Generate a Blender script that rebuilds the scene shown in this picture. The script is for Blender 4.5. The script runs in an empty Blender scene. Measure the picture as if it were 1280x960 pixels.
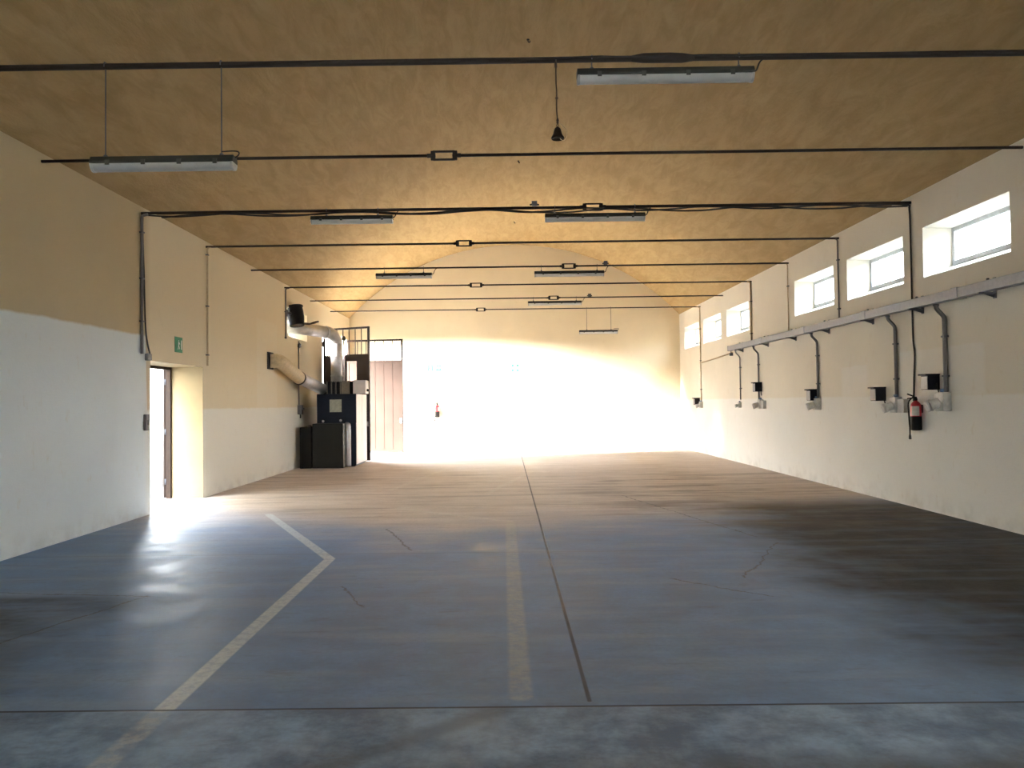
import bpy, bmesh, math, random
from mathutils import Vector, Matrix
random.seed(7)
scene = bpy.context.scene
COL = scene.collection
PI = math.pi
V = Vector

# ------------------------------------------------------------------ surveyed hall (metres)
EYE = 1.65
XL, XR = -5.506, 6.154          # inner faces of the side walls
YB, YE = -10.0, 27.08            # wall behind the camera, far wall
SPRING = 4.70                   # where the vault starts
APEX = 7.24
ROD_Z = 4.60
ROD_Y = [6.552 + 2.5115 * i for i in range(8)]
TL, TR = 0.65, 0.52             # wall thicknesses

# ------------------------------------------------------------------ camera
F, YAW, PIT, ROL, CX = 960.0, -.0062, .0247, .0123, -13.8


def ray(px, py):
    u = (px - 640 - CX) / F
    v = (py - 480) / F
    c, s = math.cos(ROL), math.sin(ROL)
    u, v = u * c - v * s, u * s + v * c
    x, y, z = u, 1.0, -v
    c, s = math.cos(PIT), math.sin(PIT)
    y, z = y * c - z * s, y * s + z * c
    c, s = math.cos(YAW), math.sin(YAW)
    x, y = x * c + y * s, -x * s + y * c
    return V((x, y, z))


def atX(px, py, X):
    d = ray(px, py)
    return V((0, 0, EYE)) + d * (X / d.x)


def atY(px, py, Y):
    d = ray(px, py)
    return V((0, 0, EYE)) + d * (Y / d.y)


def atZ(px, py, Z=0.0):
    d = ray(px, py)
    return V((0, 0, EYE)) + d * ((Z - EYE) / d.z)


c0 = ray(640 + CX, 480)
cr = ray(640 + CX + F, 480) - c0
cd = ray(640 + CX, 480 + F) - c0
cam_d = bpy.data.cameras.new('camera')
cam = bpy.data.objects.new('camera', cam_d)
COL.objects.link(cam)
M = Matrix.Identity(4)
for i in range(3):
    M[i][0] = cr[i]
    M[i][1] = -cd[i]
    M[i][2] = -c0[i]
M[2][3] = EYE
cam.matrix_world = M
cam_d.sensor_width = 36
cam_d.lens = 36 * F / 1280
cam_d.shift_x = -CX / 1280
cam_d.clip_start = 0.05
cam_d.clip_end = 400
scene.camera = cam

# ------------------------------------------------------------------ node helpers
class NT:
    def __init__(s, name):
        s.m = bpy.data.materials.new(name)
        s.m.use_nodes = True
        s.t = s.m.node_tree
        s.n = s.t.nodes
        s.bsdf = s.n.get('Principled BSDF')
        s.out = s.n.get('Material Output')
        s.P = None

    def link(s, a, b):
        s.t.links.new(a, b)

    def put(s, sock, val):
        if isinstance(val, bpy.types.NodeSocket):
            s.link(val, sock)
        elif val is not None:
            sock.default_value = val

    def math(s, op, a, b=None, c=None, clamp=False):
        n = s.n.new('ShaderNodeMath')
        n.operation = op
        n.use_clamp = clamp
        for i, v in enumerate((a, b, c)):
            s.put(n.inputs[i], v)
        return n.outputs[0]

    def vmath(s, op, a, b=None, scale=None):
        n = s.n.new('ShaderNodeVectorMath')
        n.operation = op
        s.put(n.inputs[0], a)
        if b is not None:
            s.put(n.inputs[1], b)
        if scale is not None:
            s.put(n.inputs['Scale'], scale)
        return n.outputs['Value'] if op in ('DOT_PRODUCT', 'LENGTH', 'DISTANCE') else n.outputs[0]

    def pos(s):
        if s.P is None:
            s.P = s.n.new('ShaderNodeTexCoord').outputs['Object']
        return s.P

    def xyz(s):
        n = s.n.new('ShaderNodeSeparateXYZ')
        s.link(s.pos(), n.inputs[0])
        return n.outputs

    def noise(s, scale, detail=4, rough=.55, vec=None, stretch=None, dist=0.0, color=False):
        v = vec or s.pos()
        if stretch:
            v = s.vmath('MULTIPLY', v, stretch)
        n = s.n.new('ShaderNodeTexNoise')
        n.inputs['Scale'].default_value = scale
        n.inputs['Detail'].default_value = detail
        n.inputs['Roughness'].default_value = rough
        n.inputs['Distortion'].default_value = dist
        s.link(v, n.inputs['Vector'])
        return n.outputs['Color' if color else 0]

    def ramp(s, fac, lo, hi, a=0.0, b=1.0):
        n = s.n.new('ShaderNodeMapRange')
        n.interpolation_type = 'SMOOTHSTEP'
        for i, v in enumerate((fac, lo, hi, a, b)):
            s.put(n.inputs[i], v)
        return n.outputs[0]

    def mix(s, fac, a, b, mode='MIX'):
        n = s.n.new('ShaderNodeMix')
        n.data_type = 'RGBA'
        n.blend_type = mode
        s.put(n.inputs[0], fac)
        for i, v in ((6, a), (7, b)):
            if not isinstance(v, bpy.types.NodeSocket):
                v = (*v, 1) if len(v) == 3 else v
            s.put(n.inputs[i], v)
        return n.outputs[2]

    def seg(s, p, a, b, w, soft=.01):
        """mask of a straight stripe on the floor, a-b, width w"""
        a, b = V((a[0], a[1], 0)), V((b[0], b[1], 0))
        d = b - a
        pa = s.vmath('SUBTRACT', p, tuple(a))
        h = s.math('DIVIDE', s.vmath('DOT_PRODUCT', pa, tuple(d)), d.length_squared, clamp=True)
        q = s.vmath('SCALE', tuple(d), scale=h)
        r = s.vmath('LENGTH', s.vmath('SUBTRACT', pa, q))
        return s.ramp(r, w / 2 - soft, w / 2 + soft, 1.0, 0.0)

    def band(s, v, lo, hi, soft=.3):
        return s.math('MULTIPLY', s.ramp(v, lo - soft, lo + soft), s.ramp(v, hi - soft, hi + soft, 1.0, 0.0))

    def bump(s, h, strength=.2, dist=.02):
        n = s.n.new('ShaderNodeBump')
        n.inputs['Strength'].default_value = strength
        n.inputs['Distance'].default_value = dist
        s.link(h, n.inputs['Height'])
        s.link(n.outputs[0], s.bsdf.inputs['Normal'])

    def base(s, c, rough=.6, metal=0.0, spec=.5):
        if not isinstance(c, bpy.types.NodeSocket):
            c = (*c, 1)
        s.put(s.bsdf.inputs['Base Color'], c)
        s.put(s.bsdf.inputs['Roughness'], rough)
        s.put(s.bsdf.inputs['Metallic'], metal)
        s.put(s.bsdf.inputs['Specular IOR Level'], spec)


def simple(name, c, rough=.5, metal=0.0, var=.12, scale=18.0, spec=.5):
    """one-colour finish with a little wear in it"""
    t = NT(name)
    n = t.noise(scale, 4, .6)
    col = t.mix(t.ramp(n, .3, .7), tuple(x * (1 - var) for x in c), tuple(min(1, x * (1 + var)) for x in c))
    r = t.ramp(n, .2, .8, max(0, rough - .08), min(1, rough + .08))
    t.base(col, r, metal, spec)
    return t.m


CREAM = (.52, .43, .27)
PALE = (.715, .765, .755)


def wall_material(name, kind):
    t = NT(name)
    X, Y, Z = t.xyz()
    wob = t.math('MULTIPLY', t.math('SUBTRACT', t.noise(3.0, 3), .5), .05)
    zz = t.math('ADD', Z, wob)
    if kind == 'left':
        tall = t.ramp(Y, 11.70, 11.76, 1.0, 0.0)
        lim = t.math('ADD', 1.60, t.math('MULTIPLY', tall, 1.14))
        d = t.ramp(t.math('SUBTRACT', zz, lim), -.02, .03, 1.0, 0.0)
        # repainted rectangle further down the wall
        patch = t.math('MULTIPLY', t.band(Y, 16.95, 18.45, .03), t.ramp(zz, 3.58, 3.62, 1.0, 0.0))
        extra = t.math('MULTIPLY', patch, .18)
        d = t.math('MAXIMUM', d, extra)
    elif kind == 'right':
        d = t.ramp(zz, 1.66, 1.71, 1.0, 0.0)
        patch = t.math('MULTIPLY', t.band(Y, 9.9, 12.05, .05), t.ramp(zz, 2.34, 2.38, 1.0, 0.0))
        patch2 = t.math('MULTIPLY', t.band(Y, 13.1, 14.1, .1), t.ramp(zz, 2.20, 2.24, 1.0, 0.0))
        d = t.math('MAXIMUM', d, t.math('MULTIPLY', t.math('MAXIMUM', patch, patch2), .55))
    else:
        d = t.ramp(zz, 1.53, 1.58, 1.0, 0.0)
    n1 = t.noise(.7, 5, .6)
    n2 = t.noise(9, 4, .6, stretch=(1, 1, .5))
    C2, P2 = (.70, .61, .43), (.77, .745, .65)
    CREAM_, PALE_ = {'left': (CREAM, PALE), 'right': ((.79, .745, .64), (.83, .82, .77)), 'end': ((.74, .64, .45), (.80, .76, .65))}[kind]
    cream = t.mix(t.ramp(n1, .35, .7), tuple(c * .94 for c in CREAM_), CREAM_)
    pale = t.mix(t.ramp(n1, .35, .7), tuple(c * .96 for c in PALE_), PALE_)
    if kind == 'left':
        bay = t.ramp(Y, 11.6, 11.9)
        cream, pale = t.mix(bay, cream, C2), t.mix(bay, pale, P2)
    c = t.mix(d, cream, pale)
    c = t.mix(t.ramp(n2, .60, .80, 0.0, .25), c, (.55, .44, .27))
    if kind != 'end':
        # scuffs where things were dragged along the foot of the wall
        foot = t.math('MULTIPLY', t.ramp(Z, .0, .35, 1.0, 0.0), t.ramp(t.noise(3.5, 4), .4, .7))
        c = t.mix(t.math('MULTIPLY', foot, .30), c, (.40, .36, .30))
    t.base(c, .75, 0, .25)
    t.bump(t.noise(35, 5, .6), .25, .01)
    return t.m


M_LEFT = wall_material('painted_plaster_left', 'left')
M_RIGHT = wall_material('painted_plaster_right', 'right')
M_REVEAL = simple('beige_reveal_paint', (.34, .262, .155), .75, 0, .05, 3.0, .2)
M_BACK = simple('brown_back_wall', (.10, .075, .05), .8)
M_END = wall_material('painted_plaster_end', 'end')

# vault: tinted plaster brushed over the brick shell
t = NT('vault_plaster')
brush = t.noise(1.0, 5, .65, stretch=(5, 1.2, 5), dist=.6)
big = t.noise(.35, 4, .6)
c = t.mix(t.ramp(brush, .3, .7), (.232, .160, .070), (.300, .216, .104))
c = t.mix(t.ramp(big, .45, .72, 0, .3), c, (.20, .128, .052))
X, Y, Z = t.xyz()
wav = t.math('MULTIPLY', t.math('SUBTRACT', t.noise(.5, 3), .5), .5)
for x0, y0, y1 in ((-1.20, 6.4, 10.2), (1.35, 5.5, 9.6), (-1.75, 3.0, 6.4), (3.4, 6.6, 9.0)):
    band = t.math('MULTIPLY', t.band(t.math('ADD', X, wav), x0 - .09, x0 + .09, .09), t.band(Y, y0, y1, .5))
    c = t.mix(t.math('MULTIPLY', band, .33), c, (.15, .10, .045))
t.base(c, .8, 0, .2)
t.bump(t.noise(4.0, 6, .7, stretch=(6, 2, 6), dist=.5), .5, .02)
M_VAULT = t.m

# concrete floor with joints, cracks, worn paint, stains and painted shade
t = NT('concrete_floor')
P = t.pos()
X, Y, Z = t.xyz()
n_big = t.noise(.45, 5, .6)
n_mid = t.noise(2.2, 6, .65)
n_fine = t.noise(26, 5, .7)
n_str = t.noise(1.1, 5, .65, stretch=(.45, 2.6, 1))
slab = t.mix(t.ramp(n_mid, .3, .7), (.080, .162, .315), (.158, .268, .470))
slab = t.mix(t.ramp(n_str, .45, .72, 0, .55), slab, (.22, .31, .42))
dust = t.mix(t.ramp(n_str, .35, .68), (.52, .43, .37), (.64, .55, .49))
dm = t.ramp(t.math('ADD', t.math('ADD', Y, t.math('MULTIPLY', n_big, 4.0)),
                   t.math('MULTIPLY', t.math('ABSOLUTE', t.math('ADD', X, 1.2)), -.35)), 10.2, 13.6)
c = t.mix(dm, slab, dust)
# bare grey slab nearest the camera
near = t.ramp(Y, 4.19, 4.22, 1.0, 0.0)
nearc = t.mix(t.ramp(t.noise(1.7, 6, .7), .35, .65), (.075, .132, .235), (.235, .365, .55))
c = t.mix(near, c, nearc)
# oil stains plus painted shade along the right-hand wall and in the near corners
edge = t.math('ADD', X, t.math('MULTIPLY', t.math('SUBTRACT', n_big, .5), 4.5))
oil_shade = t.math('MULTIPLY', t.ramp(edge, 2.3, 4.1), t.band(Y, 4.15, 12.4, .7))
oil_shade = t.math('MULTIPLY', oil_shade, t.ramp(n_str, .22, .55, .62, 1.0))
c = t.mix(t.math('MULTIPLY', oil_shade, .93), c, (.030, .024, .016))
soil = t.math('MULTIPLY', t.ramp(t.noise(.8, 5, .65, stretch=(.35, 1.4, 1)), .48, .62), t.math('MULTIPLY', t.ramp(X, .8, 2.5), t.band(Y, 10.0, 17.5, 1.0)))
c = t.mix(t.math('MULTIPLY', soil, .7), c, (.10, .07, .045))
stain_shade = t.math('MULTIPLY', t.ramp(edge, -3.9, -2.3, 1.0, 0.0), t.band(Y, 3.5, 6.75, .12))  # near-left darkening: shade beside the door light painted in with stains
stain_shade = t.math('MULTIPLY', stain_shade, t.ramp(t.noise(1.6, 5, .65, stretch=(.6, 1.6, 1)), .30, .58, .45, 1.0))
c = t.mix(t.math('MULTIPLY', stain_shade, .88), c, (.035, .038, .042))
flecks = t.ramp(t.noise(7.0, 4, .7, stretch=(.35, 1.3, 1)), .58, .68)
c = t.mix(t.math('MULTIPLY', flecks, .28), c, (.06, .08, .11))
spots = t.ramp(t.noise(3.2, 5, .7, stretch=(.5, 1.6, 1)), .60, .70)
c = t.mix(t.math('MULTIPLY', spots, .35), c, (.09, .08, .075))
streak = t.math('MULTIPLY', t.ramp(t.noise(1.4, 4, .6, stretch=(.3, 2.2, 1)), .50, .66), t.band(Y, 11.0, 18.5, 1.0))
c = t.mix(t.math('MULTIPLY', streak, .45), c, (.16, .12, .09))
front = t.math('MULTIPLY', t.ramp(t.math('ADD', Y, t.math('MULTIPLY', X, -.05)), 3.35, 3.7, 1.0, 0.0), t.ramp(n_mid, .3, .6, .5, 1.0))  # darker band along the near edge of the floor
c = t.mix(t.math('MULTIPLY', front, .75), c, (.05, .05, .045))
tyre = t.seg(P, (-.05, 4.18), (-.95, 3.45), .13, .05)
c = t.mix(t.math('MULTIPLY', tyre, .55), c, (.06, .07, .085))
# worn road paint
wear = t.ramp(t.noise(14, 5, .75), .36, .56)
wear2 = t.ramp(t.noise(9, 5, .75), .40, .62)
strong = [((-1.885, 4.24), (-1.91, 8.27)), ((-1.91, 8.27), (-3.62, 11.68))]
m = None
for a, b in strong:
    s = t.seg(P, a, b, .115)
    m = s if m is None else t.math('MAXIMUM', m, s)
c = t.mix(t.math('MULTIPLY', m, t.math('ADD', .5, t.math('MULTIPLY', wear, .35))), c, (.62, .68, .67))
m = t.seg(P, (.064, 4.36), (.04, 10.55), .13, .02)
c = t.mix(t.math('MULTIPLY', m, t.math('ADD', .18, t.math('MULTIPLY', wear2, .24))), c, (.55, .55, .45))
faint = [((-1.885, 3.45), (-1.885, 4.2)), ((-1.72, 12.22), (-1.43, 12.43)), ((-.36, 14.1), (.62, 18.6)),
         ((-2.23, 14.85), (-1.5, 19.8)), ((-1.72, 12.2), (.02, 10.75))]
m = None
for a, b in faint:
    s = t.seg(P, a, b, .12, .02)
    m = s if m is None else t.math('MAXIMUM', m, s)
c = t.mix(t.math('MULTIPLY', m, t.math('ADD', .10, t.math('MULTIPLY', wear2, .34))), c, (.66, .63, .56))
# joints and cracks
wobp = t.vmath('ADD', P, t.vmath('SCALE', t.vmath('SUBTRACT', t.noise(2.5, 5, .75, color=True), (.5, .5, .5)), scale=.22))
flat = t.vmath('MULTIPLY', wobp, (1, 1, 0))
cr_ = None
for a, b in (((-3.15, 6.75), (-3.6, 5.4)), ((-4.9, 6.95), (-3.1, 6.72)), ((3.1, 8.9), (2.2, 7.2)), ((2.0, 13.6), (3.0, 9.3)),
             ((-1.5, 7.0), (-1.2, 6.3)), ((-1.1, 8.7), (-1.6, 10.2)), ((1.5, 7.2), (2.2, 6.5))):
    s = t.seg(flat, a, b, .022, .009)
    cr_ = s if cr_ is None else t.math('MAXIMUM', cr_, s)
c = t.mix(t.math('MULTIPLY', cr_, .75), c, (.03, .032, .04))
joint = t.math('MAXIMUM', t.seg(P, (.44, 4.28), (.46, 26.5), .024, .006), t.seg(P, (-5.5, 4.21), (6.15, 4.21), .022, .006))
c = t.mix(t.math('MULTIPLY', joint, .9), c, (.018, .02, .028))
j2 = t.seg(P, (-5.5, 8.56), (6.15, 8.5), .022, .008)
c = t.mix(t.math('MULTIPLY', j2, .5), c, (.05, .055, .07))
c = t.mix(t.ramp(n_fine, .35, .7, 0, .22), c, (.10, .11, .13))
rough = t.math('ADD', t.ramp(n_mid, .3, .7, .44, .62), t.math('MULTIPLY', oil_shade, .08))
t.base(c, rough, 0, t.math('SUBTRACT', .45, t.math('MULTIPLY', t.math('MAXIMUM', t.math('MAXIMUM', oil_shade, stain_shade), joint), .34)))
hh = t.math('SUBTRACT', t.math('ADD', t.math('MULTIPLY', n_fine, .12), t.math('MULTIPLY', t.noise(6, 5, .6, stretch=(.4, 1.2, 1)), .5)),
            t.math('MAXIMUM', joint, cr_))
t.bump(hh, .22, .012)
M_FLOOR = t.m

t = NT('outside_paving')
t.base(t.mix(t.ramp(t.noise(1.5, 5), .3, .7), (.06, .06, .057), (.085, .082, .076)), .85, 0, .2)
M_OUT = t.m

t = NT('outer_render')
t.base(t.mix(t.ramp(t.noise(1.2, 5), .3, .7), (.6, .56, .48), (.7, .66, .58)), .85, 0, .2)
M_OUTER = t.m

# thin clear pane
t = NT('window_glass')
tr = t.n.new('ShaderNodeBsdfTransparent')
tr.inputs[0].default_value = (.97, .98, 1, 1)
gl = t.n.new('ShaderNodeBsdfGlossy')
gl.inputs['Roughness'].default_value = .03
mx = t.n.new('ShaderNodeMixShader')
t.put(mx.inputs[0], t.math('ADD', .05, t.math('MULTIPLY', t.noise(2.0, 3), .03)))
t.link(tr.outputs[0], mx.inputs[1])
t.link(gl.outputs[0], mx.inputs[2])
t.link(mx.outputs[0], t.out.inputs[0])
M_GLASS = t.m

M_FRAME = simple('window_frame_paint', (.50, .52, .55), .5)
M_IRON = simple('tie_rod_iron', (.012, .009, .008), .7, .0, spec=.2)
M_CABLE = simple('black_cable_rubber', (.010, .010, .010), .6, spec=.2)
M_CONDUIT = simple('grey_conduit', (.095, .09, .09), .5)
M_CONDUIT_T = simple('painted_conduit', (.42, .33, .20), .6)
M_HOUSE = simple('lamp_housing_grey', (.018, .020, .018), .6, spec=.2)
t = NT('lamp_diffuser_plastic')
dcol = t.mix(t.ramp(t.noise(6, 3), .3, .7), (.80, .81, .79), (.88, .89, .87))
t.base(dcol, .25, 0, .5)
tl_ = t.n.new('ShaderNodeBsdfTranslucent')
t.link(dcol, tl_.inputs[0])
mx = t.n.new('ShaderNodeMixShader')
mx.inputs[0].default_value = .55
t.link(t.bsdf.outputs[0], mx.inputs[1])
t.link(tl_.outputs[0], mx.inputs[2])
t.link(mx.outputs[0], t.out.inputs[0])
M_DIFF = t.m
M_TUBE = simple('fluorescent_tube_white', (.85, .85, .83), .3)
M_CLIP = simple('lamp_clip_dark', (.03, .03, .03), .5)
M_NAVY = simple('heater_navy_paint', (.006, .011, .026), .45, spec=.15)
M_DOOR = simple('heater_dark_panel', (.014, .015, .014), .55, spec=.2)
M_BLACK = simple('matt_black', (.006, .006, .0065), .7, spec=.12)
M_GALV = simple('galvanised_sheet', (.62, .61, .62), .34, .55, .10, 9)
M_GALVP = simple('pale_sheet_metal', (.72, .68, .70), .4, .15, .06, 5)
M_DUCTB = simple('beige_duct_sleeve', (.66, .55, .36), .6)
M_FIN = simple('heater_fin_grey', (.20, .19, .16), .5, .3)
M_STICK = simple('rating_plate', (.42, .46, .38), .5)
M_KNOB = simple('steel_knob', (.7, .7, .7), .3, .6)
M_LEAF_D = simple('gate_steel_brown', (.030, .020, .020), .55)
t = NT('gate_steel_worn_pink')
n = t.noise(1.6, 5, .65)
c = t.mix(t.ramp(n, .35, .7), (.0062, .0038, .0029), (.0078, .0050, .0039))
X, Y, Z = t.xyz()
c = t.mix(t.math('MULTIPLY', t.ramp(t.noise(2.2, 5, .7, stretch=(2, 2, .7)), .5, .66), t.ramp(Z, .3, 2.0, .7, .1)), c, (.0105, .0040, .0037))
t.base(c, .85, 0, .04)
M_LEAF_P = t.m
M_WOODDOOR = simple('door_brown', (.032, .020, .015), .6, spec=.15)
M_GREEN = simple('sign_green', (.030, .17, .09), .6, spec=.15)
M_WHITE = simple('sign_white', (.86, .87, .85), .5, 0, .03)
M_SOCK = simple('socket_grey_plastic', (.52, .52, .50), .45)
M_SOCKL = simple('socket_pale_plastic', (.74, .74, .72), .4)
M_SOCKB = simple('socket_blue_cap', (.10, .17, .30), .45)
M_BOXD = simple('shaded_box_body', (.008, .008, .013), .55, spec=.12)  # backlit shade of the near sides put into the body colour
M_BOXF = simple('lit_box_front', (.30, .28, .30), .45)  # front painted lighter, as the face turned to the light
M_TRUNK = simple('trunking_grey_metal', (.21, .225, .27), .45, .2)
M_BRACK = simple('bracket_dark_steel', (.07, .072, .085), .5, .2)
M_RED = simple('extinguisher_red', (.58, .03, .05), .32)
M_BRONZE = simple('bell_dark_bronze', (.012, .007, .004), .6, spec=.15)
M_WIRE = simple('old_wire_brown', (.04, .022, .011), .6)
M_SWITCH = simple('switch_dark_grey', (.10, .09, .10), .5)
M_PLATE = simple('sleeve_black_iron', (.02, .016, .014), .7)

# ------------------------------------------------------------------ mesh helper
class MB:
    def __init__(s):
        s.b = bmesh.new()

    def _merge(s, tmp, mat=None, smooth=False):
        if mat is not None:
            bmesh.ops.transform(tmp, matrix=mat, verts=tmp.verts)
        vm = {}
        for v in tmp.verts:
            vm[v] = s.b.verts.new(v.co)
        for f in tmp.faces:
            try:
                nf = s.b.faces.new([vm[v] for v in f.verts])
                nf.smooth = smooth if smooth != 'keep' else f.smooth
            except ValueError:
                pass
        tmp.free()

    def box(s, lo, hi, bev=0.0, mat=None):
        t = bmesh.new()
        lo, hi = V(lo), V(hi)
        bmesh.ops.create_cube(t, size=1)
        for v in t.verts:
            v.co = V([(lo[i] + hi[i]) / 2 + v.co[i] * (hi[i] - lo[i]) for i in range(3)])
        if bev:
            bmesh.ops.bevel(t, geom=list(t.edges), offset=bev, segments=2, affect='EDGES', profile=.6)
        s._merge(t, mat)
        return s

    def quad(s, a, b, c, d):
        s.b.faces.new([s.b.verts.new(V(p)) for p in (a, b, c, d)])

    def prism(s, pts, axis, lo, hi, bev=0.0):
        """extrude a 2D outline along axis (0,1,2) from lo to hi"""
        t = bmesh.new()
        def mk(p, h):
            o = [0, 0, 0]
            k = [i for i in range(3) if i != axis]
            o[k[0]], o[k[1]], o[axis] = p[0], p[1], h
            return t.verts.new(o)
        A = [mk(p, lo) for p in pts]
        B = [mk(p, hi) for p in pts]
        t.faces.new(A)
        t.faces.new(B[::-1])
        for i in range(len(pts)):
            j = (i + 1) % len(pts)
            t.faces.new((A[j], A[i], B[i], B[j]))
        bmesh.ops.recalc_face_normals(t, faces=t.faces)
        if bev:
            bmesh.ops.bevel(t, geom=list(t.edges), offset=bev, segments=1, affect='EDGES')
        s._merge(t)
        return s

    def tube(s, path, r, seg=12, caps=True, radii=None):
        pts = [V(p) for p in path]
        n = len(pts)
        rings = []
        up = None
        for i, p in enumerate(pts):
            if i == 0:
                d = pts[1] - pts[0]
            elif i == n - 1:
                d = pts[-1] - pts[-2]
            else:
                d = (pts[i + 1] - pts[i]).normalized() + (pts[i] - pts[i - 1]).normalized()
            d.normalize()
            if up is None:
                up = V((0, 0, 1)) if abs(d.z) < .9 else V((1, 0, 0))
            a = d.cross(up).normalized()
            up = a.cross(d).normalized()
            rr = radii[i] if radii else r
            rings.append([s.b.verts.new(p + a * math.cos(2 * PI * k / seg) * rr + up * math.sin(2 * PI * k / seg) * rr) for k in range(seg)])
        for i in range(n - 1):
            for k in range(seg):
                f = s.b.faces.new((rings[i][k], rings[i][(k + 1) % seg], rings[i + 1][(k + 1) % seg], rings[i + 1][k]))
                f.smooth = True
        if caps:
            s.b.faces.new(rings[0][::-1])
            s.b.faces.new(rings[-1])
        return s

    def lathe(s, prof, origin, axis=(0, 0, 1), seg=24):
        """prof: (radius, height) pairs turned about axis at origin"""
        ax = V(axis).normalized()
        a = ax.orthogonal().normalized()
        b = ax.cross(a)
        o = V(origin)
        rings = []
        for r, h in prof:
            r = max(r, 1e-4)
            rings.append([s.b.verts.new(o + ax * h + (a * math.cos(2 * PI * k / seg) + b * math.sin(2 * PI * k / seg)) * r) for k in range(seg)])
        for i in range(len(rings) - 1):
            for k in range(seg):
                f = s.b.faces.new((rings[i][k], rings[i][(k + 1) % seg], rings[i + 1][(k + 1) % seg], rings[i + 1][k]))
                f.smooth = abs(prof[i][0] - prof[i + 1][0]) < 3 * abs(prof[i][1] - prof[i + 1][1])
        s.b.faces.new(rings[0][::-1])
        s.b.faces.new(rings[-1])
        return s

    def build(s, name, mat, parent=None, label=None, fix=True, local=False):
        if fix:
            bmesh.ops.recalc_face_normals(s.b, faces=s.b.faces)
        if parent is not None and not local:
            off = world_of(parent)
            bmesh.ops.translate(s.b, verts=s.b.verts, vec=-off)
        me = bpy.data.meshes.new(name)
        s.b.to_mesh(me)
        s.b.free()
        mats = mat if isinstance(mat, (list, tuple)) else [mat]
        for m in mats:
            me.materials.append(m)
        o = bpy.data.objects.new(name, me)
        COL.objects.link(o)
        if parent is not None:
            o.parent = parent
        if label:
            o['label'] = label
        return o


def world_of(o):
    p = V((0, 0, 0))
    while o is not None:
        p += o.location
        o = o.parent
    return p


def thing(name, label, cat, loc, group=None):
    o = bpy.data.objects.new(name, None)
    o.empty_display_size = .2
    COL.objects.link(o)
    o.location = loc
    return tag(o, label, cat, group)


def tag(o, label, cat, group=None):
    o['label'] = label
    o['category'] = cat
    if group:
        o['group'] = group
    return o


def structure(o, label=None):
    o['kind'] = 'structure'
    if label:
        o['label'] = label
    return o


def smooth_path(pts, n=8):
    """Catmull-Rom through the points"""
    pts = [V(p) for p in pts]
    P_ = [pts[0] * 2 - pts[1]] + pts + [pts[-1] * 2 - pts[-2]]
    out = []
    for i in range(1, len(P_) - 2):
        a, b, c, d = P_[i - 1:i + 3]
        for k in range(n):
            u = k / n
            out.append(.5 * ((2 * b) + (c - a) * u + (2 * a - 5 * b + 4 * c - d) * u * u + (3 * b - a - 3 * c + d) * u ** 3))
    out.append(pts[-1])
    return out


# ------------------------------------------------------------------ room shell
def side_wall(name, xin, xout, openings, mat, beige=()):
    """openings: (y0,y1,z0,z1, oy0,oy1,oz0,oz1) inner and outer rectangle"""
    mb = MB()
    for x, off, y_lo, y_hi in ((xin, 0, YB, YE), (xout, 4, YB - .4, YE + .4)):
        ys = sorted({y_lo, y_hi, *[o[off] for o in openings], *[o[off + 1] for o in openings]})
        zs = sorted({-.05, SPRING + .25, *[o[off + 2] for o in openings], *[o[off + 3] for o in openings]})
        vs = {}
        def vert(y, z):
            if (y, z) not in vs:
                vs[(y, z)] = mb.b.verts.new((x, y, z))
            return vs[(y, z)]
        for i in range(len(ys) - 1):
            for j in range(len(zs) - 1):
                cy, cz = (ys[i] + ys[i + 1]) / 2, (zs[j] + zs[j + 1]) / 2
                if any(o[off] < cy < o[off + 1] and o[off + 2] < cz < o[off + 3] for o in openings):
                    continue
                f = mb.b.faces.new((vert(ys[i], zs[j]), vert(ys[i + 1], zs[j]), vert(ys[i + 1], zs[j + 1]), vert(ys[i], zs[j + 1])))
                f.material_index = 0 if x == xin else 1
    for o in openings:
        a = [(xin, o[0], o[2]), (xin, o[1], o[2]), (xin, o[1], o[3]), (xin, o[0], o[3])]
        b = [(xout, o[4], o[6]), (xout, o[5], o[6]), (xout, o[5], o[7]), (xout, o[4], o[7])]
        for k in range(4):
            mb.quad(a[k], a[(k + 1) % 4], b[(k + 1) % 4], b[k])
            if o in beige:
                mb.b.faces.ensure_lookup_table()
                mb.b.faces[-1].material_index = 2
    zt = SPRING + .25
    mb.quad((xin, YB, zt), (xin, YE, zt), (xout, YE + .4, zt), (xout, YB - .4, zt))
    return structure(mb.build(name, [mat, M_OUTER, M_REVEAL], fix=False))


def win_open(y0):
    y1 = y0 + 1.95
    return (y0, y1, 3.41, 4.15, y0 + .13, y1 - .13, 3.62, 4.10)


RW = [ROD_Y[i] + .26 for i in (1, 2, 3, 5, 6, 7)]
right_open = [win_open(y) for y in RW]
LW = 19.33
DOOR_Y = (11.86, 13.92)
DOOR_Z = 2.37
GATE_Y = (23.05, 26.62)
GATE_Z = 3.95
left_open = [(DOOR_Y[0], DOOR_Y[1], -.05, DOOR_Z, DOOR_Y[0], DOOR_Y[1], -.05, DOOR_Z),
             win_open(LW),
             (GATE_Y[0], GATE_Y[1], -.05, GATE_Z, GATE_Y[0], GATE_Y[1], -.05, GATE_Z)]
side_wall('wall_left', XL, XL - TL, left_open, M_LEFT, left_open[:1])
side_wall('wall_right', XR, XR + TR, right_open, M_RIGHT)

XC = (XL + XR) / 2
HALF = (XR - XL) / 2
RISE = APEX - SPRING
RAD = (HALF ** 2 + RISE ** 2) / (2 * RISE)
ZC = APEX - RAD
A0 = math.atan2(SPRING - ZC, HALF)


def arc_pts(r, n=64, extra=0.0):
    return [(XC + r * math.cos(A0 - extra + (PI - 2 * A0 + 2 * extra) * k / n), ZC + r * math.sin(A0 - extra + (PI - 2 * A0 + 2 * extra) * k / n)) for k in range(n + 1)]


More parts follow.
